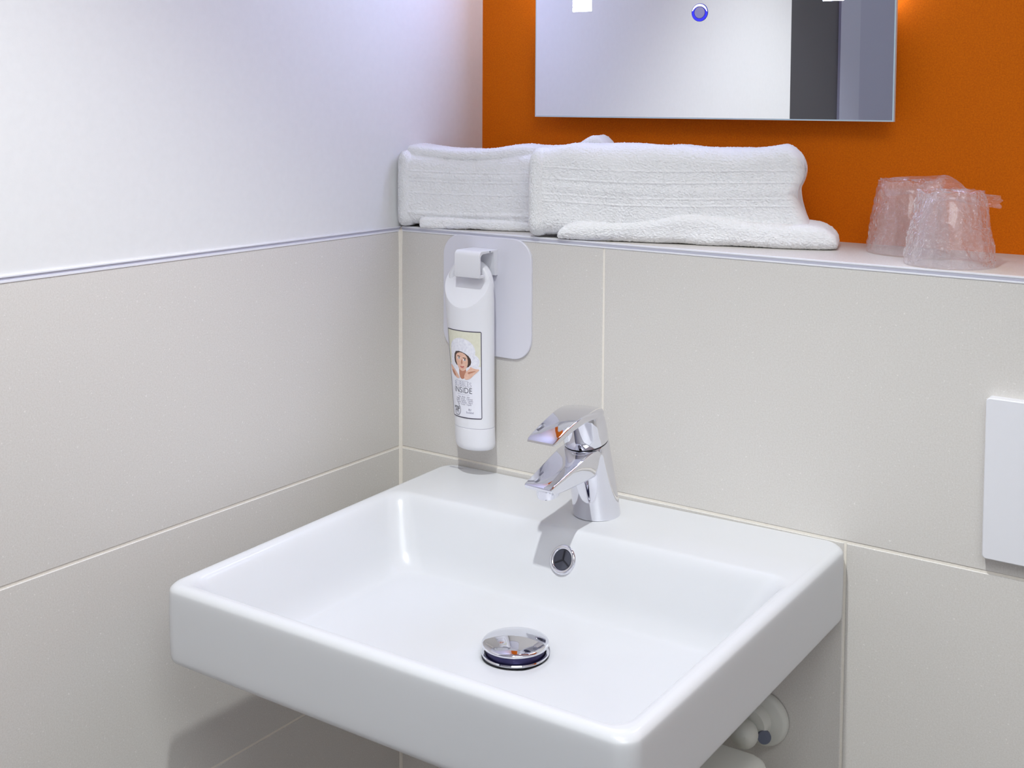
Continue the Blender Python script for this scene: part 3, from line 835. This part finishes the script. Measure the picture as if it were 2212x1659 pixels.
def build_towels():
    # left towel, reaching behind the right one
    a1 = math.radians(19)
    o, body, P = towel('folded_towel', (0.0095, -0.018), a1, 0.275, 0.075, 0.10, 3.0,
                       'folded white terry towel in the corner of the ledge, partly behind the other towel', True, True)
    top = lambda t: -0.007 * math.sin(min(t * 1.7, 1) * math.pi) + (0.013 * math.exp(-((t - 0.93) / 0.07) ** 2) if t > 0.7 else 0)
    body('towel_body', 0.0, 0.272, 0.006, 0.078, 0.004, 0.0965, 0.016, 150, 170,
         [(0.020, 0.003, 0.0012), (0.060, 0.0012, 0.0010), (0.066, 0.0045, 0.0012), (0.072, 0.0012, 0.0010), (0.045, 0.0010, 0.0008)],
         top, lambda t: 0.002 * math.sin(t * 7), 0.010)
    body('top_fold', 0.004, 0.266, 0.012, 0.074, 0.084, 0.1060, 0.009, 130, 110, (), lambda t: top(t) * 1.05 - 0.002 * t, lambda t: 0.003 * math.sin(t * 9 + 1), 0.014)
    body('hem', -0.0035, 0.016, 0.0025, 0.060, 0.001, 0.0975, 0.014, 30, 170, (), None, None, 0.010, 0.0010)
    body('bottom_fold', 0.028, 0.262, 0.0005, 0.075, 0.0004, 0.0115, 0.005, 120, 110, (), lambda t: 0.003 * (1 - t), None, 0.006)
    # right towel, in front
    a2 = math.radians(17)
    o, body, P = towel('folded_towel', (0.2075, -0.0165), a2, 0.325, 0.072, 0.11, 9.0,
                       'folded white terry towel in the middle of the ledge below the mirror', True, True)
    top2 = lambda t: -0.006 * math.exp(-((t - 0.04) / 0.06) ** 2) - 0.003 * math.exp(-((t - 0.75) / 0.12) ** 2) + 0.003 * math.exp(-((t - 0.97) / 0.06) ** 2)
    right = lambda h: 0.302 + (0.010 * math.sin((h - 0.5) * 2 * math.pi) if h > 0.5 else 0.024 * (0.5 - h) * 2)
    body('towel_body', 0.004, 0.300, 0.004, 0.064, 0.004, 0.1100, 0.020, 170, 190,
         [(0.044, 0.0011, 0.0008), (0.060, 0.0060, 0.0008), (0.070, 0.0011, 0.0009), (0.083, 0.0010, 0.0007), (0.052, 0.0012, 0.0006)],
         top2, lambda t: 0.003 * math.sin(t * 6 + 2), 0.012, 0.0011, right)
    body('hem', -0.004, 0.018, 0.0015, 0.058, 0.0025, 0.1040, 0.018, 34, 180, (), None, None, 0.011, 0.0010)
    def rt(t): return 0.010 * math.exp(-((t - 0.50) / 0.16) ** 2) + 0.006 * t + 0.004
    body('bottom_fold', 0.034, 0.348, -0.006, 0.062, 0.0006, 0.0175, 0.010, 160, 120, (), rt, lambda t: 0.003 * math.sin(t * 5) + 0.012 * max(0, t - 0.6), 0.034, 0.0010, None, 0.42)
build_towels()

# ------------------------------------------------------------------ wrapped tumblers
def tumbler(cx, cy, label, seed, peak, bag):
    o = empty('wrapped_tumbler', (cx, cy, ZT))
    tag(o, label, 'tumbler', 'film wrapped tumblers on the ledge')
    T = Matrix.Translation((cx, cy, ZT + 0.0012))
    # upside down: rim at the bottom
    prof = [(0.0380, 0.0), (0.0395, 0.001), (0.0395, 0.003), (0.0382, 0.006), (0.0282, 0.064), (0.0270, 0.0675), (0.0248, 0.0688), (0.0002, 0.0680), (0.0002, 0.0655), (0.0242, 0.0658), (0.0264, 0.0630), (0.0366, 0.004), (0.0370, 0.0005)]
    sub('tumbler', *xf(lathe(prof, 56), T), M_CUP, o, 40)
    # crumpled film bag
    n, k = 150, 64
    R = []
    for i in range(k + 1):
        t = i / k
        z = 0.0012 + bag * min(t / 0.82, 1.0)
        r = 0.0425 - 0.0125 * min(t / 0.82, 1.0) ** 1.2
        if t > 0.82: r *= math.sqrt(max(0.0, 1 - ((t - 0.82) / 0.18) ** 2)) + 0.01
        ring = []
        for j in range(n):
            a = 2 * math.pi * j / n
            c, s = math.cos(a), math.sin(a)
            v = Vector((c * 2.2, s * 2.2, z * 26 + seed))
            cr = abs(noise.noise(v * 1.5)) * 1.0 + abs(noise.noise(v * 3.4 + Vector((7, 0, 0)))) * 0.55
            vert = abs(noise.noise(Vector((c * 5 + seed, s * 5, z * 7))))
            fine = abs(noise.noise(v * 7 + Vector((0, 3, 0))))
            q = r + 0.0055 * (0.45 - cr) * min(1, t * 6 + 0.2) + 0.0026 * (0.3 - vert) + 0.0016 * (0.2 - fine)
            zz = z + (0.0035 * noise.noise(Vector((c * 2.5, s * 2.5, seed))) if t > 0.6 else 0) + (0.002 * noise.noise(Vector((q * c * 160, q * s * 160, seed))) if t > 0.82 else 0)
            ring.append((cx + q * c, cy + q * s, ZT + max(zz, 0.0008)))
        R.append(ring)
    w_ = sub('plastic_wrap', *loft(R, False, False), M_FILM, o, 180)
    # folded flap of film standing up from the top
    V, F = [], []
    nu, nv = 40, 14
    P0, P1, ht = peak
    for i in range(nu + 1):
        t = i / nu
        for j in range(nv + 1):
            q = j / nv
            x = P0[0] + (P1[0] - P0[0]) * t; y = P0[1] + (P1[1] - P0[1]) * t
            top = P0[2] + (P1[2] - P0[2]) * t + ht * math.exp(-((t - 0.35) / 0.2) ** 2)
            low = 0.060 + (top - 0.013 - 0.060) * t ** 1.3
            z = ZT + low + (top - low) * q
            y += 0.006 * math.sin(q * 3.1) * (1 if i % 2 else 1) + 0.004 * noise.noise(Vector((t * 6, q * 3, seed)))
            x += 0.003 * noise.noise(Vector((t * 5, q * 4, seed + 5)))
            V.append((x, y, z))
    for i in range(nu):
        for j in range(nv):
            a = i * (nv + 1) + j
            F.append((a, a + nv + 1, a + nv + 2, a + 1))
    sub('film_flap', V, F, M_FILM, w_, 180)
tumbler(0.607, 0.118, 'clear wrapped tumbler standing further back on the ledge, nearer the towels', 2.0, ((0.580, 0.101, 0.079), (0.640, 0.128, 0.084), 0.001), 0.0765)
tumbler(0.669, 0.0465, 'clear wrapped tumbler at the front of the ledge, with a peaked film flap', 11.0, ((0.640, 0.032, 0.078), (0.713, 0.058, 0.070), 0.014), 0.0715)

for o in scn.objects:
    if '_o' in o: del o['_o']
